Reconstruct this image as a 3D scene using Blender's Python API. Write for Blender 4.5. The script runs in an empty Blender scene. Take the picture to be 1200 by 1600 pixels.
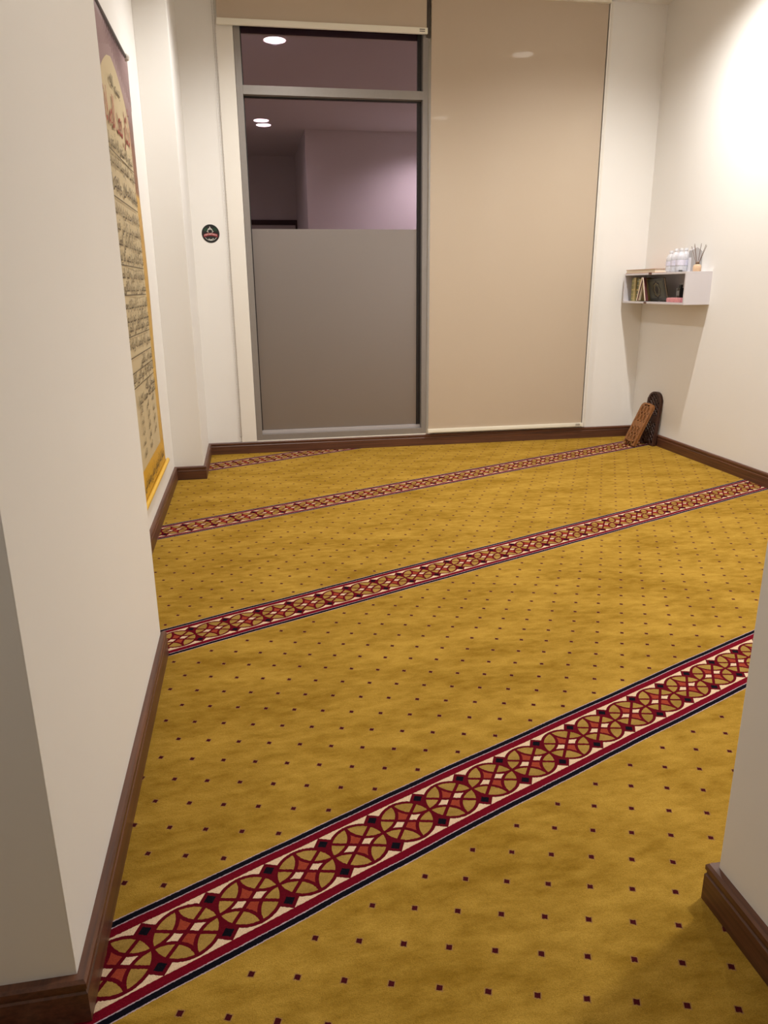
import bpy, bmesh, math, random
from mathutils import Vector, Matrix
random.seed(7)
SC = bpy.context.scene
COL = SC.collection

# ------------------------------------------------------------------ camera
F_PX, YAW, PITCH, ROLL = 1161.2, 0.174578, 0.293167, -0.009788
CAM_H = 1.3
cy_, sy_, cp_, sp_ = math.cos(YAW), math.sin(YAW), math.cos(PITCH), math.sin(PITCH)
fw = Vector((sy_*cp_, cy_*cp_, -sp_)); rt = Vector((cy_, -sy_, 0)); up = rt.cross(fw)
c_, s_ = math.cos(ROLL), math.sin(ROLL)
r2 = c_*rt + s_*up; u2 = -s_*rt + c_*up
cd = bpy.data.cameras.new('camera'); cam = bpy.data.objects.new('camera', cd); COL.objects.link(cam)
cam.matrix_world = Matrix(((r2.x, u2.x, -fw.x, 0), (r2.y, u2.y, -fw.y, 0), (r2.z, u2.z, -fw.z, CAM_H), (0, 0, 0, 1)))
cd.sensor_fit = 'VERTICAL'; cd.sensor_height = 36; cd.lens = 36*F_PX/1600; cd.clip_start = 0.05
SC.camera = cam

# ------------------------------------------------------------------ world, exposure
w = bpy.data.worlds.new('night'); SC.world = w; w.use_nodes = True
w.node_tree.nodes['Background'].inputs[0].default_value = (0.02, 0.015, 0.022, 1)
w.node_tree.nodes['Background'].inputs[1].default_value = 0.3
SC.view_settings.view_transform = 'Standard'; SC.view_settings.look = 'None'
SC.view_settings.exposure = 0.0; SC.view_settings.gamma = 1.0
SC.view_settings.use_curve_mapping = False

# ------------------------------------------------------------------ lamps (positions; built below with their fixtures)
CEIL = 3.375
WARM = (1.0, .98, .955)
LAMPS = [  # x, y, power, radius
    (0.385, 4.94, 168, .095), (2.69, 4.68, 222, .095),
    (0.335, 1.66, 14, .095), (0.373, 1.38, 14, .095),
    (2.60, 1.95, 350, .095),
    (0.40, 3.30, 28, .095),  # unseen lamp added mid-room for more light on the walls
]
CORRIDOR_FILL = (-1.0, 0.1, 65)  # added lamp out of view, brightens the near left wall's end face

# ------------------------------------------------------------------ node helper
class E:
    nt = None
    def __init__(s, sock): s.k = sock
    @staticmethod
    def m(op, *a):
        n = E.nt.nodes.new('ShaderNodeMath'); n.operation = op
        for i, v in enumerate(a):
            if isinstance(v, E): E.nt.links.new(v.k, n.inputs[i])
            else: n.inputs[i].default_value = v
        return E(n.outputs[0])
    def __add__(s, o): return E.m('ADD', s, o)
    __radd__ = __add__
    def __sub__(s, o): return E.m('SUBTRACT', s, o)
    def __rsub__(s, o): return E.m('SUBTRACT', o, s)
    def __mul__(s, o): return E.m('MULTIPLY', s, o)
    __rmul__ = __mul__
    def __truediv__(s, o): return E.m('DIVIDE', s, o)
    def __lt__(s, o): return E.m('LESS_THAN', s, o)
    def __gt__(s, o): return E.m('GREATER_THAN', s, o)
    def abs(s): return E.m('ABSOLUTE', s)
    def max(s, o): return E.m('MAXIMUM', s, o)
    def min(s, o): return E.m('MINIMUM', s, o)
    def fmod(s, o): return E.m('FLOORED_MODULO', s, o)
    def rnd(s): return E.m('ROUND', s)
def OR(*a):
    r = a[0]
    for x in a[1:]: r = r.max(x)
    return r
def AND(*a):
    r = a[0]
    for x in a[1:]: r = r*x
    return r
def hyp(a, b): return E.m('SQRT', a*a + b*b)

def lin(r, g, b):
    f = lambda c: (c/255/12.92) if c/255 <= .04045 else ((c/255+.055)/1.055)**2.4
    return (f(r), f(g), f(b), 1)

MATS = {}
def new_mat(name):
    m = bpy.data.materials.new(name); m.use_nodes = True; MATS[name] = m
    return m, m.node_tree, m.node_tree.nodes['Principled BSDF']
def simple(name, col, rough=.6, metal=0, spec=.5, coat=0, coat_r=.05, noise=0, nscale=40, bump=0, emit=0, trans=0, alpha=1, nstretch=(1, 1, 1)):
    m, nt, b = new_mat(name)
    b.inputs['Base Color'].default_value = (*col[:3], 1)
    b.inputs['Roughness'].default_value = rough; b.inputs['Metallic'].default_value = metal
    b.inputs['Specular IOR Level'].default_value = spec
    b.inputs['Coat Weight'].default_value = coat; b.inputs['Coat Roughness'].default_value = coat_r
    b.inputs['Transmission Weight'].default_value = trans
    b.inputs['Alpha'].default_value = alpha
    if emit:
        b.inputs['Emission Color'].default_value = (*col[:3], 1); b.inputs['Emission Strength'].default_value = emit
    if noise or bump:
        tc = nt.nodes.new('ShaderNodeTexCoord'); mp = nt.nodes.new('ShaderNodeMapping')
        mp.inputs['Scale'].default_value = nstretch
        nz = nt.nodes.new('ShaderNodeTexNoise'); nz.inputs['Scale'].default_value = nscale; nz.inputs['Detail'].default_value = 5
        nt.links.new(tc.outputs['Object'], mp.inputs[0]); nt.links.new(mp.outputs[0], nz.inputs['Vector'])
        if noise:
            hs = nt.nodes.new('ShaderNodeMix'); hs.data_type = 'RGBA'
            hs.inputs[6].default_value = (*[c*(1-noise) for c in col[:3]], 1); hs.inputs[7].default_value = (*[min(1, c*(1+noise)) for c in col[:3]], 1)
            nt.links.new(nz.outputs[0], hs.inputs[0]); nt.links.new(hs.outputs[2], b.inputs['Base Color'])
        if bump:
            bp = nt.nodes.new('ShaderNodeBump'); bp.inputs['Strength'].default_value = bump; bp.inputs['Distance'].default_value = .002
            nt.links.new(nz.outputs[0], bp.inputs['Height']); nt.links.new(bp.outputs[0], b.inputs['Normal'])
    return m

M_WALL = simple('wall_paint', (.82, .795, .755), .55, spec=.3, noise=.015, nscale=3, bump=.04)
M_CEIL = simple('ceiling_paint', (.82, .80, .77), .8, spec=.2)
M_TRIM = simple('white_trim', (.80, .76, .69), .4, spec=.4)
M_FRAME = simple('grey_aluminium', (.26, .235, .215), .45, metal=.25, spec=.5, noise=.05, nscale=60)
M_GASKET = simple('black_gasket', (.012, .009, .009), .5)
M_RAIL = simple('blind_rail_enamel', (.82, .78, .66), .35)
M_TAG = simple('maker_tag_ink', (.22, .20, .17), .6)
M_ROD = simple('dark_rod', (.06, .04, .035), .4)
M_KNOB = simple('pale_knob', (.65, .62, .58), .3)
M_CHAIN = simple('blind_chain_grey', (.30, .26, .23), .4)
M_WHITE = simple('white_laminate', (.64, .605, .625), .35, spec=.5)
M_GAP = simple('blind_gap_shade', (.05, .035, .025), .5)

def carpet_mat():
    m, nt, b = new_mat('prayer_carpet'); E.nt = nt
    geo = nt.nodes.new('ShaderNodeTexCoord'); sx = nt.nodes.new('ShaderNodeSeparateXYZ')
    nt.links.new(geo.outputs['Object'], sx.inputs[0])
    X, Y = E(sx.outputs[0]), E(sx.outputs[1])
    def noise(scale, detail=3, vec=None, rough=.5):
        n = nt.nodes.new('ShaderNodeTexNoise'); n.inputs['Scale'].default_value = scale; n.inputs['Detail'].default_value = detail
        n.inputs['Roughness'].default_value = rough
        nt.links.new(vec if vec else geo.outputs['Object'], n.inputs['Vector'])
        return E(n.outputs[0])
    a = math.radians(24.919)
    u = X*math.cos(a) + Y*math.sin(a)
    v = Y*math.cos(a) - X*math.sin(a)
    sl = ((v-1.269)*(.0055/1.3465) - .0225).max(-.0225).min(-.0085)
    wob = (noise(3.0, 2)-.5)*.010 + (noise(160, 2)-.5)*.0035
    t = v - sl*(u-1.1).max(0) - 1.269 + wob
    V = 1.3465; P = .1457
    wp = t.fmod(V)
    ws = (t + V/2).fmod(V) - V/2
    aw = ws.abs()
    up_ = u - (v-1.269)*.029 - .0012 + (noise(160, 2)-.5)*.003
    a1 = ((up_ + P/2).fmod(P) - P/2).abs()
    a2 = (up_.fmod(P) - P/2).abs()
    R = P/2; y = aw*1.063
    rC = hyp(a2, y); ring = (rC-R).abs() < .0047
    inside = rC < R
    rA = hyp(a2-R*.96, y-R*.96); arc = AND((rA-R*.9608).abs() < .0046, inside)
    lens = AND(rA < R*.9608, inside)
    diag = AND(((aw - a2*.7275)*.809).abs() < .0045, aw < .056)
    upq = aw > a2*.7275
    dB = (aw-.053).abs()
    blk = (a1/.0145 + dB/.0135) < 1
    redr = AND((a1/.0275 + dB/.0250) < 1, rC > R)
    wedge = AND(rC > R, aw < .036)
    lines = OR(ring, arc, diag, wedge, redr)
    field = aw < .077
    red = AND(aw > .077, aw < .099)
    pale = OR(AND(aw > .0985, aw < .1013), AND(aw > .1155, aw < .1180))
    black = AND(aw > .1013, aw < .1155)
    pitch = .0601
    k = ((wp-.152)/pitch).rnd().max(0).min(17)
    dv = (wp - .152 - k*pitch).abs()
    odd = k.fmod(2)
    du = a1*odd + a2*(1-odd)
    dot = (du + dv) < .0082
    halo = AND((du + dv) < .0112, 1-dot)
    # base colour with brushed pile
    st = nt.nodes.new('ShaderNodeMapping'); st.inputs['Scale'].default_value = (1, 2.2, 1); st.inputs['Rotation'].default_value = (0, 0, -.4)
    nt.links.new(geo.outputs['Object'], st.inputs[0])
    big = noise(2.6, 5, st.outputs[0], .6); mid = noise(14, 4, st.outputs[0], .6); fine = noise(420, 2); tuft = noise(150, 2)
    pile = (big*.55 + mid*.45)
    def mixc(f, A, B):
        n = nt.nodes.new('ShaderNodeMix'); n.data_type = 'RGBA'
        if isinstance(f, E): nt.links.new(f.k, n.inputs[0])
        else: n.inputs[0].default_value = f
        for i, c in ((6, A), (7, B)):
            if isinstance(c, tuple): n.inputs[i].default_value = c
            else: nt.links.new(c, n.inputs[i])
        return n.outputs[2]
    f1 = ((pile-.38)*4.0).max(0).min(1)
    base = mixc(f1, (.220, .120, .0125, 1), (.385, .230, .0370, 1))
    gold = mixc(f1, (.22, .130, .026, 1), (.33, .205, .052, 1))
    red_c = (.125, .003, .010, 1); line_c = (.090, .003, .008, 1); ink = (.0045, .004, .007, 1)
    cream = (.60, .44, .29, 1); brick = (.25, .040, .020, 1); lav = (.36, .27, .30, 1)
    c = base
    c = mixc(halo, c, (.26, .14, .045, 1))
    c = mixc(dot, c, (.050, .006, .008, 1))
    c = mixc(field, c, cream)
    c = mixc(AND(field, lens), c, gold)
    c = mixc(AND(field, inside, 1-lens, upq), c, brick)
    c = mixc(AND(field, lines), c, line_c)
    c = mixc(AND(field, blk), c, ink)
    c = mixc(red, c, red_c); c = mixc(pale, c, lav); c = mixc(black, c, ink)
    # tuft variation (real dye variation)
    mul = nt.nodes.new('ShaderNodeMix'); mul.data_type = 'RGBA'; mul.blend_type = 'MULTIPLY'; mul.inputs[0].default_value = 1
    nt.links.new(c, mul.inputs[6])
    cmb = nt.nodes.new('ShaderNodeCombineColor')
    g = (fine-.5)*.9 + (tuft-.5)*.35 + 1.0
    for i in range(3): nt.links.new(g.k, cmb.inputs[i])
    nt.links.new(cmb.outputs[0], mul.inputs[7])
    nt.links.new(mul.outputs[2], b.inputs['Base Color'])
    b.inputs['Roughness'].default_value = .95; b.inputs['Specular IOR Level'].default_value = .03
    b.inputs['Sheen Weight'].default_value = .9; b.inputs['Sheen Roughness'].default_value = .45
    nt.links.new(mul.outputs[2], b.inputs['Sheen Tint'])
    bp = nt.nodes.new('ShaderNodeBump'); bp.inputs['Strength'].default_value = .6; bp.inputs['Distance'].default_value = .004
    hh = fine*.5 + tuft*.5 + pile*2.0
    nt.links.new(hh.k, bp.inputs['Height']); nt.links.new(bp.outputs[0], b.inputs['Normal'])
    return m
M_CARPET = carpet_mat()

def wood_mat(name, c1, c2, axis, rough=.42):
    m, nt, b = new_mat(name)
    tc = nt.nodes.new('ShaderNodeTexCoord'); mp = nt.nodes.new('ShaderNodeMapping')
    s = {'x': (1.2, 30, 60), 'y': (30, 1.2, 60), 'z': (60, 60, 2)}[axis]; mp.inputs['Scale'].default_value = s
    nz = nt.nodes.new('ShaderNodeTexNoise'); nz.inputs['Scale'].default_value = 2; nz.inputs['Detail'].default_value = 6; nz.inputs['Roughness'].default_value = .65
    mx = nt.nodes.new('ShaderNodeMix'); mx.data_type = 'RGBA'; mx.inputs[6].default_value = (*c1, 1); mx.inputs[7].default_value = (*c2, 1)
    rp = nt.nodes.new('ShaderNodeMapRange'); rp.inputs[1].default_value = .3; rp.inputs[2].default_value = .7
    nt.links.new(tc.outputs['Object'], mp.inputs[0]); nt.links.new(mp.outputs[0], nz.inputs['Vector'])
    nt.links.new(nz.outputs[0], rp.inputs[0]); nt.links.new(rp.outputs[0], mx.inputs[0]); nt.links.new(mx.outputs[2], b.inputs['Base Color'])
    b.inputs['Roughness'].default_value = rough
    bp = nt.nodes.new('ShaderNodeBump'); bp.inputs['Strength'].default_value = .15; bp.inputs['Distance'].default_value = .001
    nt.links.new(nz.outputs[0], bp.inputs['Height']); nt.links.new(bp.outputs[0], b.inputs['Normal'])
    return m
M_WX = wood_mat('walnut_skirting_across', (.050, .018, .010), (.15, .055, .026), 'x')
M_WY = wood_mat('walnut_skirting_along', (.050, .018, .010), (.15, .055, .026), 'y')
M_REHAL_D = wood_mat('dark_carved_wood', (.028, .011, .007), (.085, .030, .015), 'z', .55)
M_REHAL_L = wood_mat('honey_carved_wood', (.12, .042, .012), (.36, .145, .042), 'z', .45)
M_DOOR = wood_mat('dark_door_wood', (.03, .012, .01), (.06, .022, .016), 'z')

def glass_mat():
    m, nt, b = new_mat('coated_solar_glass'); nt.nodes.remove(b)
    out = nt.nodes['Material Output']
    g = nt.nodes.new('ShaderNodeBsdfGlossy'); g.inputs['Color'].default_value = (.74, .58, .72, 1); g.inputs['Roughness'].default_value = .012
    t = nt.nodes.new('ShaderNodeBsdfTransparent'); t.inputs['Color'].default_value = (.35, .28, .34, 1)
    mx = nt.nodes.new('ShaderNodeMixShader'); mx.inputs[0].default_value = .34
    nt.links.new(t.outputs[0], mx.inputs[1]); nt.links.new(g.outputs[0], mx.inputs[2]); nt.links.new(mx.outputs[0], out.inputs[0])
    return m
M_GLASS = glass_mat()
def film_mat():
    m, nt, b = new_mat('frosted_film'); out = nt.nodes['Material Output']
    b.inputs['Base Color'].default_value = (.110, .096, .088, 1); b.inputs['Roughness'].default_value = .6; b.inputs['Specular IOR Level'].default_value = .2
    g = nt.nodes.new('ShaderNodeBsdfGlossy'); g.inputs['Color'].default_value = (.80, .72, .70, 1); g.inputs['Roughness'].default_value = .42
    mx = nt.nodes.new('ShaderNodeMixShader'); mx.inputs[0].default_value = .24
    nt.links.new(b.outputs[0], mx.inputs[1]); nt.links.new(g.outputs[0], mx.inputs[2]); nt.links.new(mx.outputs[0], out.inputs[0])
    return m
M_FILM = film_mat()
def blind_mat():
    m, nt, b = new_mat('beige_blind_fabric')
    tc = nt.nodes.new('ShaderNodeTexCoord'); wv = nt.nodes.new('ShaderNodeTexNoise'); wv.inputs['Scale'].default_value = 900
    nt.links.new(tc.outputs['Object'], wv.inputs['Vector'])
    mx = nt.nodes.new('ShaderNodeMix'); mx.data_type = 'RGBA'; mx.inputs[6].default_value = (.48, .385, .285, 1); mx.inputs[7].default_value = (.52, .42, .315, 1)
    nt.links.new(wv.outputs[0], mx.inputs[0]); nt.links.new(mx.outputs[2], b.inputs['Base Color'])
    b.inputs['Roughness'].default_value = .5; b.inputs['Specular IOR Level'].default_value = .35
    b.inputs['Coat Weight'].default_value = .22; b.inputs['Coat Roughness'].default_value = .04
    return m
M_BLIND = blind_mat()

# ------------------------------------------------------------------ mesh helpers
class MB:
    def __init__(s): s.b = bmesh.new()
    def box(s, x0, x1, y0, y1, z0, z1, bev=0, mat=None):
        g = bmesh.ops.create_cube(s.b, size=1)
        vs = g['verts']
        for v in vs:
            v.co = Vector(((x0+x1)/2 + v.co.x*(x1-x0), (y0+y1)/2 + v.co.y*(y1-y0), (z0+z1)/2 + v.co.z*(z1-z0)))
        if bev:
            es = list({e for v in vs for e in v.link_edges})
            g2 = bmesh.ops.bevel(s.b, geom=es, offset=bev, segments=2, affect='EDGES', profile=.7)
            vs = list({v for f in g2['faces'] for v in f.verts} | {v for v in vs if v.is_valid})
        if mat is not None:
            for v in vs: v.co = mat @ v.co
        return s
    def prism(s, pts, depth, mat=None, bev=0):
        """pts in local XY, extruded along local Z by depth, then mat"""
        vs = [s.b.verts.new((x, y, 0)) for x, y in pts]; f = s.b.faces.new(vs)
        r = bmesh.ops.extrude_face_region(s.b, geom=[f]); nv = [e for e in r['geom'] if isinstance(e, bmesh.types.BMVert)]
        for v in nv: v.co.z += depth
        allv = vs + nv
        if mat is not None:
            for v in allv: v.co = mat @ v.co
        return s
    def ring(s, outer, inner, depth, mat=None):
        n = len(outer); L = []
        for z in (0, depth):
            L.append([s.b.verts.new((x, y, z)) for x, y in outer]); L.append([s.b.verts.new((x, y, z)) for x, y in inner])
        o0, i0, o1, i1 = L
        for k in range(n):
            j = (k+1) % n
            for q in ((o0[k], o0[j], i0[j], i0[k]), (o1[j], o1[k], i1[k], i1[j]), (o0[j], o0[k], o1[k], o1[j]), (i0[k], i0[j], i1[j], i1[k])):
                s.b.faces.new(q)
        if mat is not None:
            for l in L:
                for v in l: v.co = mat @ v.co
        return s
    def tube(s, p0, p1, r0, r1=None, seg=10):
        r1 = r0 if r1 is None else r1
        p0, p1 = Vector(p0), Vector(p1); d = p1-p0
        g = bmesh.ops.create_cone(s.b, cap_ends=True, segments=seg, radius1=r0, radius2=r1, depth=d.length)
        M = Matrix.Translation((p0+p1)/2) @ d.to_track_quat('Z', 'Y').to_matrix().to_4x4()
        for v in g['verts']: v.co = M @ v.co
        return s
    def lathe(s, prof, c=(0, 0, 0), seg=32, rot=None):
        rows = []
        for r, z in prof:
            rows.append([s.b.verts.new((max(r, 1e-5)*math.cos(2*math.pi*k/seg), max(r, 1e-5)*math.sin(2*math.pi*k/seg), z)) for k in range(seg)])
        for a, b2 in zip(rows, rows[1:]):
            for k in range(seg):
                j = (k+1) % seg
                s.b.faces.new((a[k], a[j], b2[j], b2[k]))
        M = Matrix.Translation(c) @ (rot.to_4x4() if rot else Matrix.Identity(4))
        for r in rows:
            for v in r: v.co = M @ v.co
        return s
    def build(s, name, mat, parent=None, smooth=False, loc=None):
        bmesh.ops.remove_doubles(s.b, verts=s.b.verts, dist=1e-6)
        bmesh.ops.recalc_face_normals(s.b, faces=s.b.faces)
        me = bpy.data.meshes.new(name); s.b.to_mesh(me); s.b.free()
        if smooth:
            for p in me.polygons: p.use_smooth = True
            try: me.set_sharp_from_angle(angle=math.radians(40))
            except Exception: pass
        me.materials.append(mat)
        o = bpy.data.objects.new(name, me); COL.objects.link(o)
        if parent is not None:
            o.parent = parent; o.matrix_parent_inverse = parent.matrix_basis.inverted()
        return o
def tag(o, label, cat, group=None):
    o['label'] = label; o['category'] = cat
    if group: o['group'] = group
    return o
def struct(o): o['kind'] = 'structure'; return o
def thing(name, loc, label, cat, group=None):
    o = bpy.data.objects.new(name, None); COL.objects.link(o); o.location = loc; o.empty_display_size = .05
    return tag(o, label, cat, group)
def sbox(name, x0, x1, y0, y1, z0, z1, mat, bev=0):
    return struct(MB().box(x0, x1, y0, y1, z0, z1, bev).build(name, mat))

# ------------------------------------------------------------------ setting
XR, YB = 3.355, 6.14          # right wall face, back wall face
XL, XNL = -.568, -.380        # far left wall face, near left wall face
PY, PX = 5.330, -.366         # pillar
NRX, NRY = .933, 1.168        # near right wall corner
sbox('floor', -2.2, 3.6, -1.15, 6.35, -.06, 0, M_CARPET)
sbox('ceiling', -2.2, 3.6, -1.15, 6.35, CEIL, CEIL+.1, M_CEIL)
sbox('wall_right', XR, XR+.2, -1.05, 6.35, 0, CEIL, M_WALL)
sbox('wall_near_right', NRX, XR, -1.05, NRY, 0, CEIL, M_WALL, .003)
sbox('wall_near_left', -2.0, XNL, 1.150, 2.587, 0, CEIL, M_WALL, .003)
sbox('wall_left', XL-.2, XL, 2.587, 6.14, 0, CEIL, M_WALL)
sbox('wall_left_pillar', XL, PX, PY, 6.14, 0, CEIL, M_WALL, .003)
sbox('wall_corridor_left', -2.2, -2.0, -1.05, 2.0, 0, CEIL, M_WALL)
sbox('wall_corridor_back', -2.2, 3.6, -1.15, -1.05, 0, CEIL, M_WALL)
# back wall with the window opening
WX0, WX1, WZ0, WZ1 = .026, 1.452, .103, 3.22
b = MB(); b.box(XL-.2, WX0, YB, YB+.2, 0, CEIL).box(WX1, XR+.2, YB, YB+.2, 0, CEIL).box(WX0, WX1, YB, YB+.2, 0, WZ0).box(WX0, WX1, YB, YB+.2, WZ1, CEIL)
struct(b.build('wall_back', M_WALL))

# skirting: profile swept along straight runs, mitred by giving the polyline
BH, BT = .095, .019
def skirt(name, pts, mat, side=1):
    """pts: wall-face polyline; offset to the left (side=1) or right"""
    prof = [(0, 0), (BT, 0), (BT, BH-.030), (BT-.003, BH-.026), (BT-.003, BH-.020), (BT, BH-.017), (BT, BH-.006), (BT-.005, BH), (0, BH)]
    P = [Vector(p) for p in pts]; N = []
    for a, c in zip(P, P[1:]):
        d = (c-a).normalized(); N.append(Vector((-d.y, d.x))*side)
    offs = []
    for i in range(len(P)):
        if i == 0: offs.append(N[0])
        elif i == len(P)-1: offs.append(N[-1])
        else: offs.append((N[i-1]+N[i]) / (1+N[i-1].dot(N[i])))
    bm = MB(); rows = []
    for p, o in zip(P, offs):
        rows.append([bm.b.verts.new((p.x+o.x*q, p.y+o.y*q, z)) for q, z in prof])
    n = len(prof)
    for a, c in zip(rows, rows[1:]):
        for k in range(n):
            j = (k+1) % n; bm.b.faces.new((a[k], a[j], c[j], c[k]))
    bm.b.faces.new(rows[0]); bm.b.faces.new(rows[-1])
    return struct(bm.build(name, mat))
skirt('baseboard_back', [(PX, YB), (XR, YB)], M_WX, -1)
skirt('baseboard_right', [(XR, YB-BT), (XR, NRY+BT)], M_WY, -1)
skirt('baseboard_left', [(XL, 2.60), (XL, PY-BT)], M_WY, -1)
skirt('baseboard_pillar', [(XL, PY), (PX, PY), (PX, YB-BT)], M_WX, -1)
skirt('baseboard_near_left', [(-2.0, 1.150), (XNL, 1.150), (XNL, 2.587), (XL, 2.587)], M_WY, -1)
skirt('baseboard_near_right', [(XR-BT, NRY), (NRX, NRY), (NRX, -1.05)], M_WY, -1)

# corridor door behind the viewpoint (seen mirrored in the glass)
dr = struct(MB().box(.02, .90, -1.05, -1.03, 0, 2.32).build('door_1', M_TRIM))
fb = MB(); fb.box(-.06, .02, -1.05, -1.01, 0, 2.40).box(.90, .93, -1.05, -1.01, 0, 2.40).box(.02, .90, -1.05, -1.01, 2.32, 2.40)
fb.build('door_frame', M_DOOR, dr)
MB().tube((.82, -1.03, 1.0), (.82, -.98, 1.0), .008).tube((.82, -.985, 1.0), (.71, -.985, 1.0), .008).build('door_handle', M_KNOB, dr, True)

# window
GY = YB+.050
win = struct(MB().box(WX0, WX0+.046, YB-.012, YB+.10, WZ0, WZ1, .002).box(WX1-.042, WX1, YB-.012, YB+.10, WZ0, WZ1, .002)
    .box(WX0+.046, WX1-.042, YB-.012, YB+.10, WZ0, WZ0+.048, .002).box(WX0+.046, WX1-.042, YB-.012, YB+.10, 2.655, 2.715, .002)
    .box(WX0+.046, WX1-.042, YB-.012, YB+.10, WZ1-.05, WZ1, .002).build('window_1', M_FRAME))
gx0, gx1 = WX0+.046, WX1-.042
MB().box(gx0, gx1, GY, GY+.006, WZ0+.048, 2.655).build('lower_pane', M_GLASS, win)
MB().box(gx0, gx1, GY, GY+.006, 2.715, WZ1-.05).build('upper_pane', M_GLASS, win)
g = MB()
for z0, z1 in ((WZ0+.048, 2.655), (2.715, WZ1-.05)):
    g.box(gx0, gx0+.008, GY-.010, GY-.001, z0, z1).box(gx1-.008, gx1, GY-.010, GY-.001, z0, z1).box(gx0, gx1, GY-.010, GY-.001, z1-.008, z1)
    g.box(gx1-.030, gx1-.001, GY-.012, GY-.001, z0, z1)
g.build('glazing_gasket', M_GASKET, win)
MB().box(gx0, gx1, GY-.020, GY-.001, WZ0+.048, WZ0+.072, .002).build('glazing_bead', simple('grey_bead', (.42, .38, .37), .4), win)
MB().box(gx0+.004, gx1-.032, GY-.003, GY-.0015, WZ0+.073, 1.742).build('frosted_film', M_FILM, win)
struct(MB().box(WX0, WX1, YB-.016, YB, BH, WZ0, .0).build('trim_1', M_TRIM))
struct(MB().box(-.098, WX0-.002, YB-.014, YB, BH, CEIL-.01, .003).build('trim_2', M_TRIM))
struct(MB().box(WX1-.018, WX1+.010, YB-.022, YB, 3.07, CEIL-.01).build('gap_shade_strip', M_GAP))  # dark strip standing in for the shade in the gap between the blinds

# ------------------------------------------------------------------ blinds
def blind(name, x0, x1, zbot, rail_h, label, ywall):
    t = thing(name, ((x0+x1)/2, ywall, CEIL), label, 'blind')
    MB().box(x0+.006, x1-.006, ywall-.003, ywall, zbot+rail_h*.6, CEIL-.02).build('fabric', M_BLIND, t)
    MB().box(x0, x1, ywall-.016, ywall+.008, zbot, zbot+rail_h, .003).build('bottom_rail', M_RAIL, t, True)
    MB().box(x0, x1, ywall-.03, ywall+.03, CEIL-.028, CEIL, .002).build('head_rail', M_RAIL, t)
    tg = MB(); tx = x1-.062
    tg.box(tx, tx+.040, ywall-.0172, ywall-.0160, zbot+rail_h*.60, zbot+rail_h*.78).box(tx, tx+.040, ywall-.0172, ywall-.0160, zbot+rail_h*.30, zbot+rail_h*.46)
    tg.build('rail_tag', M_TAG, t)
    return t
lb = blind('roller_blind', -.086, 1.436, 3.083, .040, 'beige roller blind raised high, its pale bottom bar above the bare grey window', YB-.035)
rb = blind('roller_blind', 1.462, 2.858, .112, .030, 'tall beige roller blind pulled right down to the skirting, right of the window', YB-.030)
# side channels of the lowered blind
ch = MB(); ch.box(2.862, 2.874, YB-.034, YB, BH+.01, CEIL-.01).box(2.878, 2.896, YB-.028, YB, BH+.01, CEIL-.01, .002)
struct(ch.build('trim_4', M_TRIM))
# bead chain of the raised blind
cords = MB()
for dx in (0, .017):
    cords.tube((-.112+dx, YB-.030, 3.30), (-.112+dx, YB-.022, .14), .0009, seg=6)

for i in range(150):
    z = .15 + i*.021
    for dx in (0, .017):
        bmesh.ops.create_icosphere(cords.b, subdivisions=1, radius=.0019, matrix=Matrix.Translation((-.112+dx, YB-.030+.008*(1-z/3.3), z)))
cords.tube((-.112, YB-.022, .14), (-.098, YB-.022, .14), .002, seg=6)
cc = cords.build('bead_chain', M_CHAIN, lb, False)

# ------------------------------------------------------------------ downlights
def lamp(i, x, y, power, rad, label):
    t = thing('ceiling_downlight', (x, y, CEIL), label, 'ceiling light', 'recessed ceiling downlights')
    MB().lathe([(rad, CEIL-.001), (rad+.012, CEIL-.004), (rad+.016, CEIL-.001)], (x, y, 0), 32).build('rim', M_TRIM, t, True)
    MB().lathe([(0, CEIL-.0025), (rad, CEIL-.0025)], (x, y, 0), 32).build('diffuser', M_LAMP, t)
    ld = bpy.data.lights.new('downlight_light', 'SPOT'); ld.energy = power*1.15; ld.color = WARM
    ld.spot_size = math.radians(150); ld.spot_blend = .95; ld.shadow_soft_size = .03 if y > 4 else .11
    lo = bpy.data.objects.new('downlight_light', ld); COL.objects.link(lo); lo.location = (0, 0, -.012); lo.parent = t
def lampmat():
    m, nt, b = new_mat('lamp_diffuser')
    b.inputs['Base Color'].default_value = (.9, .9, .9, 1)
    b.inputs['Emission Color'].default_value = (1, .93, .84, 1); b.inputs['Emission Strength'].default_value = 14
    return m
M_LAMP = lampmat()
LL = ['round ceiling downlight near the window, mirrored in the top pane', 'round ceiling downlight near the lowered blind and shelf',
      'outer of the paired ceiling downlights by the doorway', 'inner of the paired ceiling downlights by the doorway',
      'round ceiling downlight behind the near right wall',
      'unseen ceiling downlight added over the middle of the carpet']
for i, (x, y, p, r) in enumerate(LAMPS): lamp(i, x, y, p, r, LL[i])
if CORRIDOR_FILL[2]:
    x, y, p = CORRIDOR_FILL; lamp(9, x, y, p, .095, 'unseen ceiling downlight added to light the corridor outside the doorway')

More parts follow.
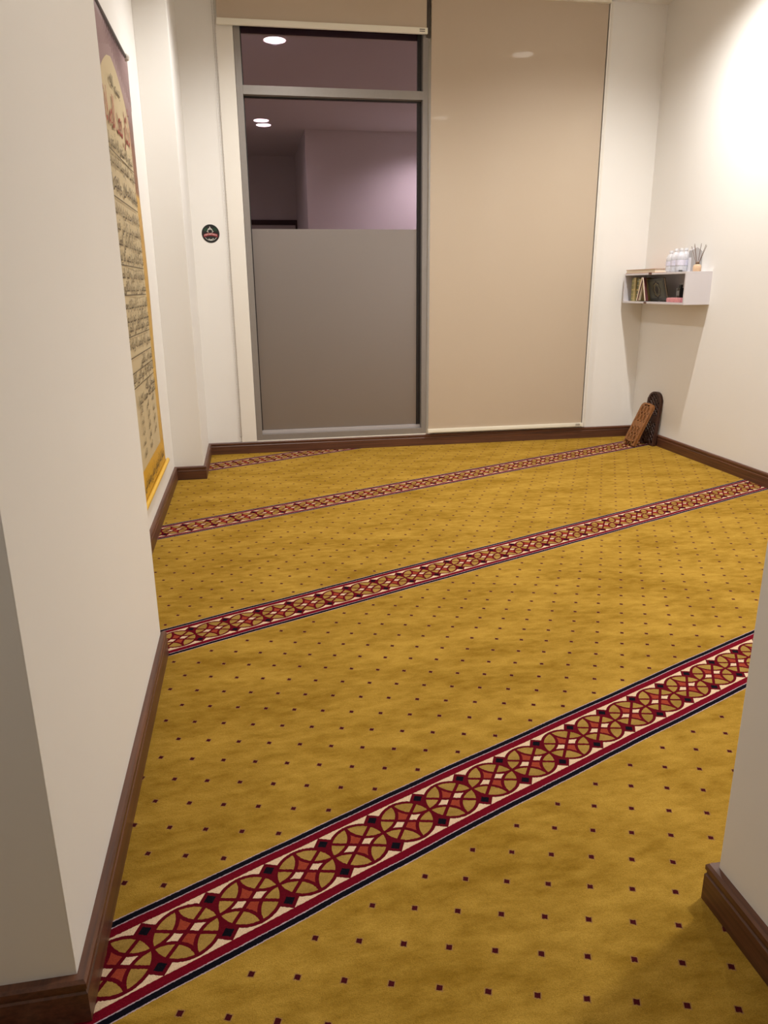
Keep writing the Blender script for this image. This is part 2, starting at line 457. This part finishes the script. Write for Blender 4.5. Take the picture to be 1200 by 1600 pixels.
# ------------------------------------------------------------------ arabic text shaping
AR = {'ا': (0xFE8D, 2), 'أ': (0xFE83, 2), 'إ': (0xFE87, 2), 'آ': (0xFE81, 2), 'ب': (0xFE8F, 4), 'ت': (0xFE95, 4), 'ث': (0xFE99, 4), 'ج': (0xFE9D, 4),
      'ح': (0xFEA1, 4), 'خ': (0xFEA5, 4), 'د': (0xFEA9, 2), 'ذ': (0xFEAB, 2), 'ر': (0xFEAD, 2), 'ز': (0xFEAF, 2), 'س': (0xFEB1, 4), 'ش': (0xFEB5, 4),
      'ص': (0xFEB9, 4), 'ض': (0xFEBD, 4), 'ط': (0xFEC1, 4), 'ظ': (0xFEC5, 4), 'ع': (0xFEC9, 4), 'غ': (0xFECD, 4), 'ف': (0xFED1, 4), 'ق': (0xFED5, 4),
      'ك': (0xFED9, 4), 'ل': (0xFEDD, 4), 'م': (0xFEE1, 4), 'ن': (0xFEE5, 4), 'ه': (0xFEE9, 4), 'و': (0xFEED, 2), 'ى': (0xFEEF, 2), 'ي': (0xFEF1, 4),
      'ة': (0xFE93, 2), 'ء': (0xFE80, 1)}
LA = {'ا': 0xFEFB, 'أ': 0xFEF7, 'إ': 0xFEF9, 'آ': 0xFEF5}
def shape_ar(s):
    out = []
    for word in s.split(' '):
        r = []; i = 0; prev_join = False
        while i < len(word):
            ch = word[i]; base, n = AR[ch]
            if ch == 'ل' and i+1 < len(word) and word[i+1] in LA:
                r.append(chr(LA[word[i+1]] + (1 if prev_join else 0))); prev_join = False; i += 2; continue
            nxt = i+1 < len(word) and AR[word[i+1]][1] > 1 and n == 4
            if n == 1: f = 0
            elif prev_join and nxt: f = 3
            elif prev_join: f = 1
            elif nxt: f = 2
            else: f = 0
            r.append(chr(base+f)); prev_join = nxt; i += 1
        out.append(''.join(reversed(r)))
    return ' '.join(reversed(out))
def text_mesh(items, name, mat, parent, frame):
    """items: (string, x, y, size, align, maxwidth); frame: 4x4 from text plane to world"""
    b = bmesh.new()
    for s, x, y, size, al, mw in items:
        c = bpy.data.curves.new('t', 'FONT'); c.body = s; c.size = size; c.align_x = 'LEFT'; c.resolution_u = 2; c.offset = size*.010
        o = bpy.data.objects.new('t', c); COL.objects.link(o)
        dg = bpy.context.evaluated_depsgraph_get(); dg.update()
        me = bpy.data.meshes.new_from_object(o.evaluated_get(dg))
        xs = [v.co.x for v in me.vertices] or [0]
        w_ = max(xs)-min(xs); sc = 1 if not mw else (mw/w_)
        ox = {'RIGHT': x-sc*max(xs), 'LEFT': x-sc*min(xs), 'CENTER': x-sc*(max(xs)+min(xs))/2}[al]
        T = frame @ Matrix.Translation((ox, y, 0)) @ Matrix.Diagonal((sc, 1, 1, 1))
        me.transform(T); b.from_mesh(me)
        bpy.data.objects.remove(o); bpy.data.curves.remove(c); bpy.data.meshes.remove(me)
    m = MB(); m.b.free(); m.b = b
    return m.build(name, mat, parent)

# ------------------------------------------------------------------ hanging banner on the left wall
BX = XL+.010
bc = 4.115; y0b, y1b = bc-.625, 4.738
ban = thing('hanging_banner', (BX, bc, 2.49), 'long gold and cream fabric banner of Arabic text hanging on the left wall', 'banner')
def banner_mat():
    m, nt, b = new_mat('banner_print_border')
    tc = nt.nodes.new('ShaderNodeTexCoord'); sx = nt.nodes.new('ShaderNodeSeparateXYZ'); cr = nt.nodes.new('ShaderNodeValToRGB'); mr = nt.nodes.new('ShaderNodeMapRange')
    mr.inputs[1].default_value = .25; mr.inputs[2].default_value = 2.5
    nt.links.new(tc.outputs['Object'], sx.inputs[0]); nt.links.new(sx.outputs[2], mr.inputs[0]); nt.links.new(mr.outputs[0], cr.inputs[0])
    e = cr.color_ramp.elements
    e[0].position = 0; e[0].color = (.60, .34, .04, 1); e[1].position = 1; e[1].color = (.30, .19, .19, 1)
    for p, c in ((.30, (.56, .33, .035, 1)), (.60, (.50, .27, .035, 1)), (.685, (.55, .32, .05, 1)), (.695, (.22, .085, .018, 1)), (.78, (.19, .060, .018, 1)), (.84, (.16, .075, .05, 1)), (.89, (.31, .20, .19, 1))):
        k = e.new(p); k.color = c
    nt.links.new(cr.outputs[0], b.inputs['Base Color']); b.inputs['Roughness'].default_value = .45
    return m
M_BORDER = banner_mat()
# curtain-like ripples near the top, gently wavy sheet
def sheet(fn_edge, x, mat, name, nz=60, ny=24, zr=(.27, 2.485)):
    b = MB(); rows = []
    for i in range(nz+1):
        z = zr[0] + (zr[1]-zr[0])*i/nz
        a, c = fn_edge(z); row = []
        for j in range(ny+1):
            y = a+(c-a)*j/ny
            row.append(b.b.verts.new((x + .003*math.sin(z*5+1)*math.sin(y*7), y, z)))
        rows.append(row)
    for a, c in zip(rows, rows[1:]):
        for j in range(ny): b.b.faces.new((a[j], a[j+1], c[j+1], c[j]))
    o = b.build(name, mat, ban, True)
    return o
sh = sheet(lambda z: (y0b, y1b), BX, M_BORDER, 'fabric_sheet')
md = sh.modifiers.new('thickness', 'SOLIDIFY'); md.thickness = .0015; md.offset = -1
def arch(z):
    # half width of the cream panel with a pointed top at z = 2.35
    if z > 2.348: h = .01
    elif z > 2.15: h = .44*((2.348-z)/.198)**.62+.01
    elif z > 2.05: h = .45+.012*(2.15-z)/.1
    else: h = .462
    return bc-h, bc+h
M_PANEL = simple('banner_print_cream', (.56, .45, .26), .5, noise=.08, nscale=4)
sheet(arch, BX+.0022, M_PANEL, 'printed_panel', 80, 20, (.425, 2.348))
M_BAND = simple('banner_print_amber', (.62, .34, .025), .5)
sheet(lambda z: (y0b+.03, y1b-.03), BX+.0026, M_BAND, 'printed_footer', 6, 20, (.285, .425))
FR = Matrix(((0, 0, 1, BX+.0075), (1, 0, 0, 0), (0, 1, 0, 0), (0, 0, 0, 1)))
M_INK = simple('banner_ink_brown', (.095, .064, .030), .6)
M_INKR = simple('banner_ink_red', (.34, .070, .040), .6)
items = []
def line(s, z, size=.075, x=4.56, w_=None, al='RIGHT'): items.append((shape_ar(s), x, z-size*.28, size, al, w_))
yr, yl = 4.55, 3.68
wd = yr-yl
line('بسم الله', 2.225, .075, bc, .30, 'CENTER')
line('أستغفر الله أستغفر الله أستغفر الله', 1.945, .075, 4.50, .78)
line('اللهم أنت السلام ومنك السلام تباركت', 1.868, .070, yr, wd)
line('يا ذا الجلال والإكرام', 1.770, .075, yr, wd)
line('لا إله إلا الله', 1.750, .045, yr, .22)
for z, s, f in ((1.653, 'لا إله إلا الله وحده لا شريك له له الملك', 1), (1.585, 'وله الحمد وهو على كل شيء قدير', .93), (1.518, 'لا حول ولا قوة إلا بالله العلي العظيم', .95), (1.450, 'لا إله إلا الله ولا نعبد إلا إياه', .95),
                (1.372, 'له النعمة وله الفضل وله الثناء الحسن', 1), (1.313, 'مخلصين له الدين ولو كره الكافرون', .93), (1.232, 'اللهم أعني على ذكرك وشكرك وحسن', 1), (1.170, 'عبادتك اللهم إني أعوذ بك من', .95), (1.125, 'الجبن وأعوذ بك من البخل', .90),
                (1.044, 'سبحان الله والحمد لله والله أكبر', 1), (.950, 'الحمد لله رب العالمين', .55), (.885, 'الله لا إله إلا هو الحي القيوم', 1), (.807, 'سبحان الله', .45), (.765, 'الحمد لله حمدا كثيرا', .8)):
    ww = wd*f; line(s, z, .068, yr, ww)
words = ['الله', 'الحق', 'النور', 'الحي', 'الرب', 'الحكم', 'العلي', 'الملك', 'البر', 'الحمد', 'القيوم', 'الودود']
for r in range(5):
    for c in range(4):
        if r == 4 and c == 0: continue
        line(words[(r*5+c*3) % 12], .715-r*.055, .042, 4.44-c*.235, .085, 'RIGHT')
line('صلوا كما رأيتموني أصلي وصلوا على النبي', .352, .075, yr+.10, 1.02)
text_mesh(items, 'printed_text', M_INK, ban, FR)
items = []
line('أذكار بعد الصلاة', 2.075, .200, bc, .80, 'CENTER')
text_mesh(items, 'printed_title', M_INKR, ban, FR)
rl = MB()
for z in (1.905, 1.707, 1.413, 1.277, 1.085, .985, .913, .842):
    rl.box(BX+.0070, BX+.0076, 3.66, 4.53, z-.0022, z+.0022)
rl.build('printed_rules', M_INK, ban)
pl = MB()
for k in range(26):      # printed drapery folds at the head of the banner
    y = y0b+.02+k*(1.2/25)
    pl.tube((BX+.0018, y, 2.475), (BX+.0018, y+(y-bc)*.05, 2.40-.16*abs((y-bc)/.6)), .0016, .0004, 5)
pl.box(BX+.0012, BX+.0030, y0b+.02, y1b-.01, 2.470, 2.476)
pl.build('printed_drapery', simple('banner_ink_mauve', (.15, .085, .085), .6), ban)
MB().tube((BX+.004, y0b-.05, 2.488), (BX+.004, 4.655, 2.488), .0085, seg=12).build('hanging_rod', M_ROD, ban, True)
MB().lathe([(0, -.020), (.016, -.014), (.021, 0), (.016, .014), (0, .020)], (BX+.006, 4.662, 2.488), 16).build('rod_knob', M_KNOB, ban, True)
MB().tube((BX+.008, y0b-.05, .262), (BX+.008, 4.812, .262), .0125, seg=12).build('bottom_bar', simple('amber_hem', (.70, .42, .04), .4), ban, True)

# ------------------------------------------------------------------ round sticker on the back wall
SX, SZ, SR = -.2305, 1.704, .066
st = thing('wall_sticker', (SX, YB, SZ), 'small round black wall sticker with red emblem, left of the window', 'sticker')
def disc(r, y, mat, name, z0=0, col=None):
    b = MB(); n = 40
    b.prism([(r*math.cos(2*math.pi*k/n), r*math.sin(2*math.pi*k/n)) for k in range(n)], .0008, Matrix(((1, 0, 0, SX), (0, 0, -1, y), (0, 1, 0, SZ+z0), (0, 0, 0, 1))))
    return b.build(name, mat, st)
disc(SR, YB-.0006, simple('sticker_black', (.012, .012, .012), .35), 'backing_disc')
TM = Matrix(((1, 0, 0, SX), (0, 0, -1, YB-.0014), (0, 1, 0, SZ), (0, 0, 0, 1)))
b = MB()
M_STG = simple('sticker_green', (.01, .045, .02), .4)
b.prism([(-.050, .030), (-.046, .018), (-.028, .020), (-.018, .035), (-.030, .044)], .0005, TM)
b.build('green_field', M_STG, st)
b = MB(); b.prism([(.050, .030), (.030, .044), (.018, .035), (.028, .020), (.046, .018)], .0005, TM)
b.build('green_field', M_STG, st)
b = MB(); n = 16
def arcpts(cx, cz, r0, r1, a0, a1, n=16):
    o = [(cx+r1*math.cos(a0+(a1-a0)*k/n), cz+r1*math.sin(a0+(a1-a0)*k/n)) for k in range(n+1)]
    i = [(cx+r0*math.cos(a0+(a1-a0)*k/n), cz+r0*math.sin(a0+(a1-a0)*k/n)) for k in range(n, -1, -1)]
    return o+i
b.prism(arcpts(-.003, .022, .013, .018, 0, math.pi), .0006, TM)      # dome outline with a spire
b.prism([(-.008, .038), (-.003, .053), (.002, .038)], .0006, TM)
b.prism([(-.020, .024), (-.030, .014), (-.016, .016), (-.016, .006), (-.019, .006), (-.019, .018)], .0006, TM)
b.prism([(.014, .024), (.024, .014), (.012, .016), (.010, .006), (.013, .006), (.014, .018)], .0006, TM)
b.prism([(-.012, .028), (.006, .028), (.006, .031), (-.012, .031)], .0006, TM)
b.prism(arcpts(0, .004, .051, .0535, math.pi*1.20, math.pi*1.80), .0006, TM)
for cx, cz in ((-.014, -.039), (-.004, -.043), (.006, -.042), (.016, -.036)):
    b.prism([(cx-.004, cz-.003), (cx+.002, cz-.004), (cx+.004, cz+.001), (cx, cz+.004), (cx-.003, cz+.002)], .0006, TM)
b.build('white_emblem', simple('sticker_white', (.7, .68, .62), .5), st)
b = MB()
top = [(-.052+.104*k/12, -.004+.010*math.sin(math.pi*k/12)) for k in range(13)]
bot = [(.052-.104*k/12, -.027+.012*math.sin(math.pi*k/12)) for k in range(13)]
b.prism(top+bot, .0006, TM); b.build('red_ribbon', simple('sticker_red', (.22, .010, .018), .5), st)
b = MB(); TM2 = TM.copy(); TM2[1][3] = YB-.0022
rr = random.Random(3)
for k in range(11):
    cx = -.043+k*.0086; cz = -.013+.010*math.sin(math.pi*(k+.5)/11)
    b.prism([(cx-.0030, cz-.006), (cx-.0012, cz-.006), (cx-.0008, cz+.002), (cx+.0024, cz+.005+rr.random()*.002), (cx+.0020, cz+.007), (cx-.003, cz+.004)], .0005, TM2)
    if k % 3: b.prism([(cx-.001, cz-.002), (cx+.003, cz-.004), (cx+.0032, cz-.002), (cx, cz)], .0005, TM2)
b.build('ribbon_lettering', simple('sticker_pink', (.85, .62, .58), .5), st)

# ------------------------------------------------------------------ wall shelf in the corner
SX0, SX1, SY0, SY1, SZ0, SZ1 = 3.148, XR, 5.166, 6.095, 1.158, 1.392
TH = .015
shf = thing('wall_shelf', (SX1, (SY0+SY1)/2, SZ0), 'white laminate box shelf mounted on the right wall in the corner', 'shelf')
MB().box(SX0, SX1, SY0, SY1, SZ1-TH, SZ1, .001).build('top_board', M_WHITE, shf)
MB().box(SX0, SX1, SY0, SY1, SZ0, SZ0+TH, .001).build('bottom_board', M_WHITE, shf)
MB().box(SX0, SX1, SY0, SY0+TH, SZ0+TH, SZ1-TH).build('end_panel', M_WHITE, shf)
MB().box(SX0, SX1, SY1-TH, SY1, SZ0+TH, SZ1-TH).build('end_panel', M_WHITE, shf)
MB().box(SX1-.012, SX1, SY0+TH, SY1-TH, SZ0+TH, SZ1-TH).build('back_panel', M_WHITE, shf)
b = MB(); M_SCREW = simple('brown_bracket', (.12, .045, .03), .5)
b.box(SX0-.004, SX0, 5.655, 5.695, SZ1-.013, SZ1+.003); b.build('edge_clip', M_SCREW, shf); b = MB(); b.box(SX0-.004, SX0, 5.70, 5.735, SZ0+.002, SZ0+.014)
b.build('edge_clip', M_SCREW, shf)

M_PAGE = simple('page_edges', (.74, .62, .45), .8, noise=.12, nscale=300)
def book(name, cx, cy_b, z0, thick, height, depth, cover, label, group=None, rotz=0, leanx=0, leany=0, medal=False, flat=False, lz=0):
    """upright book: thickness along local y, spine facing -x, height along z"""
    t = thing(name, (0, 0, 0), label, 'book', group)
    b = MB(); h, d, th = height, depth, thick; c = .0025
    b.box(0, c, -th/2, th/2, 0, h, .0008)                              # spine
    b.box(0, d, -th/2, -th/2+c, 0, h); b.box(0, d, th/2-c, th/2, 0, h)
    cov = b.build('cover', cover, t)
    MB().box(c, d-.004, -th/2+c, th/2-c, .004, h-.004).build('page_block', M_PAGE, t)
    tr = MB()
    for zz in (.12, .30, .70, .88):
        tr.box(-.0006, .0002, -th/2+.003, th/2-.003, h*zz-.002, h*zz+.002)
    tr.box(-.0006, .0002, -th/2+.003, -th/2+.0045, h*.12, h*.88).box(-.0006, .0002, th/2-.0045, th/2-.003, h*.12, h*.88).box(-.0006, .0002, -th/2+.003, th/2-.003, h*.50-.006, h*.50+.006)
    tr.build('spine_tooling', M_GILT, t)
    t.location = (cx, cy_b, z0); t.rotation_euler = (leany, leanx, rotz)
    return t
M_GILT = simple('gilt', (.55, .42, .16), .35, metal=.5)
M_BK1 = simple('book_green', (.10, .10, .045), .5); M_BK2 = simple('book_gold', (.42, .33, .13), .45); M_BK3 = simple('book_olive', (.22, .20, .07), .5)
M_BK4 = simple('book_maroon', (.09, .02, .02), .5)
zb = SZ0+TH
book('book', 3.178, 5.996, zb, .036, .182, .13, M_BK3, 'thick olive book with gilt spine, first on the left in the wall shelf')
book('book', 3.174, 5.956, zb, .036, .186, .13, M_BK2, 'pale gold spined book, second from the left in the wall shelf')
book('book', 3.180, 5.917, zb, .036, .180, .13, M_BK1, 'dark green gilt tooled book, third from the left in the wall shelf')
book('book', 3.176, 5.880, zb, .030, .176, .13, M_BK2, 'slim pale gold spined book, fourth from the left in the wall shelf')
# small folding reader standing like an A
# book standing half open as a tent
tt = thing('open_book', (3.20, 5.79, zb), 'maroon book standing half open like an A in the wall shelf', 'book')
for sgn, nm in ((-1, 'front_cover'), (1, 'back_cover')):
    R_ = Matrix.Translation((3.154, 5.796+.004*sgn, zb+.184)) @ Matrix.Rotation(sgn*.33, 4, 'X')
    MB().box(0, .026, -.002, .002, -.188, 0, 0, R_).build(nm, M_BK4, tt)
    R2 = R_ @ Matrix.Translation((0, -sgn*.007, 0))
    MB().box(.008, .025, -.004, .004, -.182, -.014, 0, R2).build('page_block', M_PAGE, tt)
    R3 = R_ @ Matrix.Translation((0, sgn*.003, 0))
    MB().box(-.005, -.0005, -.0045, .0045, -.188, 0, 0, R3).build('page_edge', simple('cream_edge', (.8, .66, .52), .6), tt)
# display book with medallion, cover faces the room
db = thing('display_book', (3.17, 5.60, zb), 'dark green book with oval medallion leaning with its cover facing out', 'book')
DM = Matrix.Translation((3.226, 5.772, zb+.002)) @ Matrix.Rotation(math.radians(-14), 4, 'Y') @ Matrix(((0, 0, 1, 0), (-1, 0, 0, 0), (0, 1, 0, 0), (0, 0, 0, 1))) 
# local: x -> -y (to the right), y -> up, z -> +x (away)
DM = DM @ Matrix.Rotation(math.radians(3), 4, 'Z')
BW, BHt, BTk = .250, .170, .016
MB().prism([(0, 0), (BW, 0), (BW, BHt), (0, BHt)], .003, DM).prism([(0, 0), (BW, 0), (BW, BHt), (0, BHt)], .003, DM @ Matrix.Translation((0, 0, BTk-.003))).build('cover', simple('book_blackgreen', (.030, .030, .022), .4), db)
MB().prism([(.004, .004), (BW-.006, .004), (BW-.006, BHt-.004), (.004, BHt-.004)], BTk-.006, DM @ Matrix.Translation((0, 0, .003))).build('page_block', M_PAGE, db)
b = MB(); F2 = DM @ Matrix.Translation((0, 0, -.0008))
o_ = [(.030, .022), (BW-.026, .022), (BW-.026, BHt-.018), (.030, BHt-.018)]; i_ = [(.036, .028), (BW-.032, .028), (BW-.032, BHt-.024), (.036, BHt-.024)]
M_PANELG = simple('cover_greygreen', (.085, .085, .060), .5)
MB().prism(o_, .0004, F2).build('cover_panel', M_PANELG, db)
F3 = DM @ Matrix.Translation((0, 0, -.0016))
n = 28
def ell(a, c): return [(BW*.5+a*(1+.10*math.cos(8*2*math.pi*k/n))*math.cos(2*math.pi*k/n), BHt*.5+c*(1+.10*math.cos(8*2*math.pi*k/n))*math.sin(2*math.pi*k/n)) for k in range(n)]
b = MB(); b.ring(ell(.056, .066), ell(.041, .050), .0006, F3); b.prism(ell(.020, .030), .0006, F3)
b.prism([(BW*.5-.008, BHt*.5-.076), (BW*.5+.008, BHt*.5-.076), (BW*.5, BHt*.5-.060)], .0006, F3).prism([(BW*.5-.008, BHt*.5+.076), (BW*.5, BHt*.5+.060), (BW*.5+.008, BHt*.5+.076)], .0006, F3)
b.build('medallion', simple('medallion_black', (.012, .008, .008), .4), db)
b = MB(); b.ring(ell(.041, .050), ell(.0395, .048), .0007, F3)
b.build('gilt_lines', M_GILT, db)
# pink tissue pack and dark bottle on it
tp = thing('tissue_pack', (3.20, 5.31, zb), 'pink patterned tissue pack lying at the right end of the wall shelf', 'tissue pack')
MB().box(3.158, 3.26, 5.232, 5.425, zb, zb+.034, .009).build('wrapper', simple('pink_wrapper', (.62, .25, .27), .4, noise=.35, nscale=60), tp, True)
MB().box(3.18, 3.24, 5.35, 5.40, zb+.0335, zb+.0350).build('seal_flap', simple('pale_seal', (.75, .62, .62), .5), tp)
bt = thing('spray_bottle', (3.205, 5.285, zb+.034), 'small black bottle standing on the pink tissue pack', 'bottle')
MB().box(3.185, 3.225, 5.290, 5.340, zb+.0345, zb+.105, .006).build('body', simple('black_bottle', (.012, .014, .016), .2, coat=.3), bt, True)
MB().tube((3.205, 5.315, zb+.105), (3.205, 5.315, zb+.128), .013, seg=18).build('cap', simple('black_cap', (.02, .02, .02), .4), bt, True)
MB().box(3.184, 3.1848, 5.298, 5.332, zb+.050, zb+.085).build('bottle_label', simple('grey_label', (.20, .21, .22), .5), bt)

# on top: flat book, water bottles, grey carton, reed diffuser
fb_ = thing('flat_book', (3.25, 5.88, SZ1), 'cream paged brown book lying flat on top of the wall shelf', 'book')
MB().box(3.150, 3.345, 5.615, 6.080, SZ1, SZ1+.004).box(3.150, 3.345, 5.615, 6.080, SZ1+.027, SZ1+.030).box(3.150, 3.153, 5.615, 6.080, SZ1, SZ1+.004).build('cover', simple('book_tan', (.48, .24, .14), .5), fb_)
MB().box(3.154, 3.342, 5.620, 6.074, SZ1+.004, SZ1+.027).build('page_block', simple('ivory_pages', (.80, .70, .55), .8), fb_)
def clear_mat(name, col, a):
    m, nt, b = new_mat(name); b.inputs['Base Color'].default_value = (*col, 1); b.inputs['Roughness'].default_value = .12
    b.inputs['Alpha'].default_value = a; b.inputs['Specular IOR Level'].default_value = .8; b.inputs['Coat Weight'].default_value = .6
    return m
M_PET = clear_mat('clear_plastic', (.80, .80, .86), .42)
M_WATER = clear_mat('water', (.72, .74, .80), .35)
M_BLABEL = simple('pale_bottle_label', (.66, .64, .76), .5, noise=.3, nscale=90)
def bottle(x, y, label, s=1.0):
    t = thing('water_bottle', (x, y, SZ1), label, 'bottle', 'small clear water bottles on the shelf')
    H = .155*s; r = .034
    MB().lathe([(0, SZ1+.003), (r*.7, SZ1), (r, SZ1+.010), (r, SZ1+.035), (r*.94, SZ1+.040), (r, SZ1+.046), (r*.96, SZ1+H*.55), (r, SZ1+H*.62), (r*.8, SZ1+H*.76), (r*.36, SZ1+H*.86), (r*.36, SZ1+H*.92)], (x, y, 0), 24).build('body', M_PET, t, True)
    MB().lathe([(0, SZ1+.004), (r*.88, SZ1+.008), (r*.9, SZ1+H*.60), (0, SZ1+H*.60)], (x, y, 0), 20).build('water', M_WATER, t, True)
    MB().lathe([(r*1.01, SZ1+.046), (r*1.01, SZ1+H*.50)], (x, y, 0), 24).build('paper_label', M_BLABEL, t, True)
    MB().lathe([(r*.42, SZ1+H*.90), (r*.42, SZ1+H), (0, SZ1+H)], (x, y, 0), 20).build('cap', simple('white_cap', (.75, .75, .78), .4), t, True)
bottle(3.195, 5.475, 'clear plastic water bottle at the left front of the group on the shelf')
bottle(3.265, 5.462, 'clear plastic water bottle behind the left one on the shelf', 1.05)
bottle(3.190, 5.400, 'clear plastic water bottle in the front middle of the group on the shelf', 1.07)
bottle(3.262, 5.387, 'clear plastic water bottle in the back middle of the group on the shelf', 1.1)
bottle(3.188, 5.326, 'clear plastic water bottle at the right front of the group on the shelf', 1.07)
bx = thing('carton', (3.300, 5.322, SZ1), 'grey white folded carton leaning beside the water bottles on the shelf', 'box')
CM = Matrix.Translation((3.300, 5.322, SZ1)) @ Matrix.Rotation(math.radians(8), 4, 'Z')
MB().prism([(-.045, 0), (.045, 0), (.045, .145), (.0, .172), (-.045, .150)], .030, CM @ Matrix(((1, 0, 0, 0), (0, 0, -1, .015), (0, 1, 0, 0), (0, 0, 0, 1)))).build('box_body', simple('grey_card', (.40, .38, .38), .6), bx)
MB().box(-.047, -.0445, -.014, .014, .0, .10, 0, CM).build('paper_flap', simple('white_card', (.72, .70, .72), .5), bx)
# reed diffuser
DX, DY = 3.262, 5.222
rd = thing('reed_diffuser', (DX, DY, SZ1), 'small amber glass diffuser with thin reed sticks on the shelf end', 'reed diffuser')
M_AMB = clear_mat('amber_glass', (.80, .55, .34), .65)
MB().lathe([(0, SZ1+.001), (.028, SZ1), (.030, SZ1+.006), (.030, SZ1+.034), (.024, SZ1+.046), (.011, SZ1+.052), (.011, SZ1+.066), (.013, SZ1+.068)], (DX, DY, 0), 28).build('glass_bottle', M_AMB, rd, True)
MB().lathe([(0, SZ1+.004), (.026, SZ1+.005), (.0265, SZ1+.020), (0, SZ1+.020)], (DX, DY, 0), 24).build('scented_oil', simple('oil', (.30, .13, .04), .2), rd, True)
MB().lathe([(.0135, SZ1+.050), (.0145, SZ1+.056), (.0135, SZ1+.062)], (DX, DY, 0), 24).build('neck_cord', simple('brown_cord', (.10, .05, .03), .7), rd, True)
for k, (dx, dy) in enumerate(((-.02, .066), (-.01, .045), (-.03, .012), (.01, -.008), (.03, -.035), (-.02, -.055), (.015, -.068))):
    MB().tube((DX-dx*.12, DY-dy*.12, SZ1+.010), (DX+dx, DY+dy, SZ1+.195-.02*abs(dy)/.07), .0017, seg=6).build('reed', simple('reed_wood', (.16, .10, .07), .7) if k == 0 else MATS['reed_wood'], rd)
sc_ = thing('diffuser_stopper', (3.17, 5.292, SZ1), 'small dark flat cap lying in front of the reed diffuser', 'cap')
MB().lathe([(0, SZ1), (.014, SZ1), (.014, SZ1+.010), (.012, SZ1+.012), (0, SZ1+.012)], (3.175, 5.292, 0), 20).build('cap_body', simple('dark_cap', (.05, .045, .045), .4), sc_, True)

# ------------------------------------------------------------------ carved folding book stands in the corner
def rehal(name, mat, L, W, M, label, ogee):
    """closed X-stand: two carved boards face to face; local x width, y up the length, z thickness"""
    t = thing(name, M.translation, label, 'book stand')
    def outline(ins=0):
        w = W/2-ins; pts = []
        l0 = ins; l1 = L-ins
        n = 8
        if ogee:
            pts = [(-w, l0), (-w*.55, l0), (-w*.35, l0+.03), (w*.35, l0+.03), (w*.55, l0), (w, l0), (w, l1-W*.36)]
            for k in range(1, n+1):
                a = k/n*math.pi/2; pts.append((w*math.cos(a)*.92 if k < n else 0, l1-W*.36+W*.36*math.sin(a)))
            pts += [(-x, y) for x, y in reversed(pts[7:-1])] + [(-w, l1-W*.36)]
        else:
            pts = [(-w, l0), (-w*.55, l0), (-w*.35, l0+.03), (w*.35, l0+.03), (w*.55, l0), (w, l0), (w, l1-.04)]
            for k in range(1, n+1):
                a = k/n*math.pi/2; pts.append((w-.04+.04*math.cos(a), l1-.04+.04*math.sin(a)))
            pts += [(-x, y) for x, y in reversed(pts[7:])] + [(-w, l1-.04)]
        return pts
    for side, nm in ((0, 'front_board'), (1, 'back_board')):
        z0 = .016*side
        B = M @ Matrix.Translation((0, 0, z0))
        b = MB(); b.ring(outline(), outline(.014), .012, B)
        # hinge block in the middle and lattice in both openings
        b.box(-W/2+.010, W/2-.010, L*.44, L*.56, .001, .011, .001, B)
        w = W/2-.013
        for (q0, q1) in ((.035, L*.44), (L*.56, L-.022)):
            n = max(4, int((q1-q0)/.022))
            def ok(x, y):
                if not (q0 <= y <= q1+.012 and abs(x) <= w): return False
                if ogee and y > L-W*.36:
                    q = min(1, (y-(L-W*.36))/(W*.36-.008)); return abs(x) < w*.95*math.sqrt(1-q*q)
                return True
            for k in (range(-9, n+9) if ogee else ()):
                for sg in (1, -1):
                    x0, ya = -w*sg, q0+.036*k; x1_, yb = w*sg, ya+2*w*.9
                    run = None; NS = 24
                    for q in range(NS+1):
                        px, py = x0+(x1_-x0)*q/NS, ya+(yb-ya)*q/NS
                        if ok(px, py):
                            if run is None: run = [Vector((px, py, .006)), None]
                            run[1] = Vector((px, py, .006))
                        if (not ok(px, py) or q == NS) and run:
                            if (run[1]-run[0]).length > .008: b.tube(B @ run[0], B @ run[1], .0040, seg=6)
                            run = None
            if not ogee:
                rows_ = 2; hh = (q1-q0)/rows_
                for rr_ in range(rows_):
                    for cx_ in (-.042, 0, .042):
                        cyy = q0+hh*(rr_+.5)
                        el = lambda a_, c_: [(cx_+a_*math.cos(2*math.pi*j/16), cyy+c_*math.sin(2*math.pi*j/16)) for j in range(16)]
                        b.ring(el(.0225, hh*.54), el(.0135, hh*.40), .010, B @ Matrix.Translation((0, 0, .001)))
                        b.box(cx_-.0022, cx_+.0022, cyy-hh*.42, cyy+hh*.42, .002, .009, 0, B)
        b.build(nm, mat, t)
    k = MB(); k.tube(M @ Vector((-W/2+.004, L*.5, .014)), M @ Vector((W/2-.004, L*.5, .014)), .007, seg=10).build('hinge_pin', mat, t)
    return t
def basis(o, xdir, ydir):
    x = Vector(xdir).normalized(); y = Vector(ydir).normalized(); y = (y - x*y.dot(x)).normalized(); z = x.cross(y)
    return Matrix(((x.x, y.x, z.x, o[0]), (x.y, y.y, z.y, o[1]), (x.z, y.z, z.z, o[2]), (0, 0, 0, 1)))
rehal('book_stand', M_REHAL_D, .445, .175, basis((3.308, 5.735, .002), (.12, -1, 0), (.100, .02, 1)), 'dark carved wooden folding book stand upright against the right wall', True)
rehal('book_stand', M_REHAL_L, .375, .155, basis((3.130, 5.722, .004), (.10, -1, 0), (.40, -.10, .80)), 'lighter honey brown carved book stand leaning on the darker one', False)
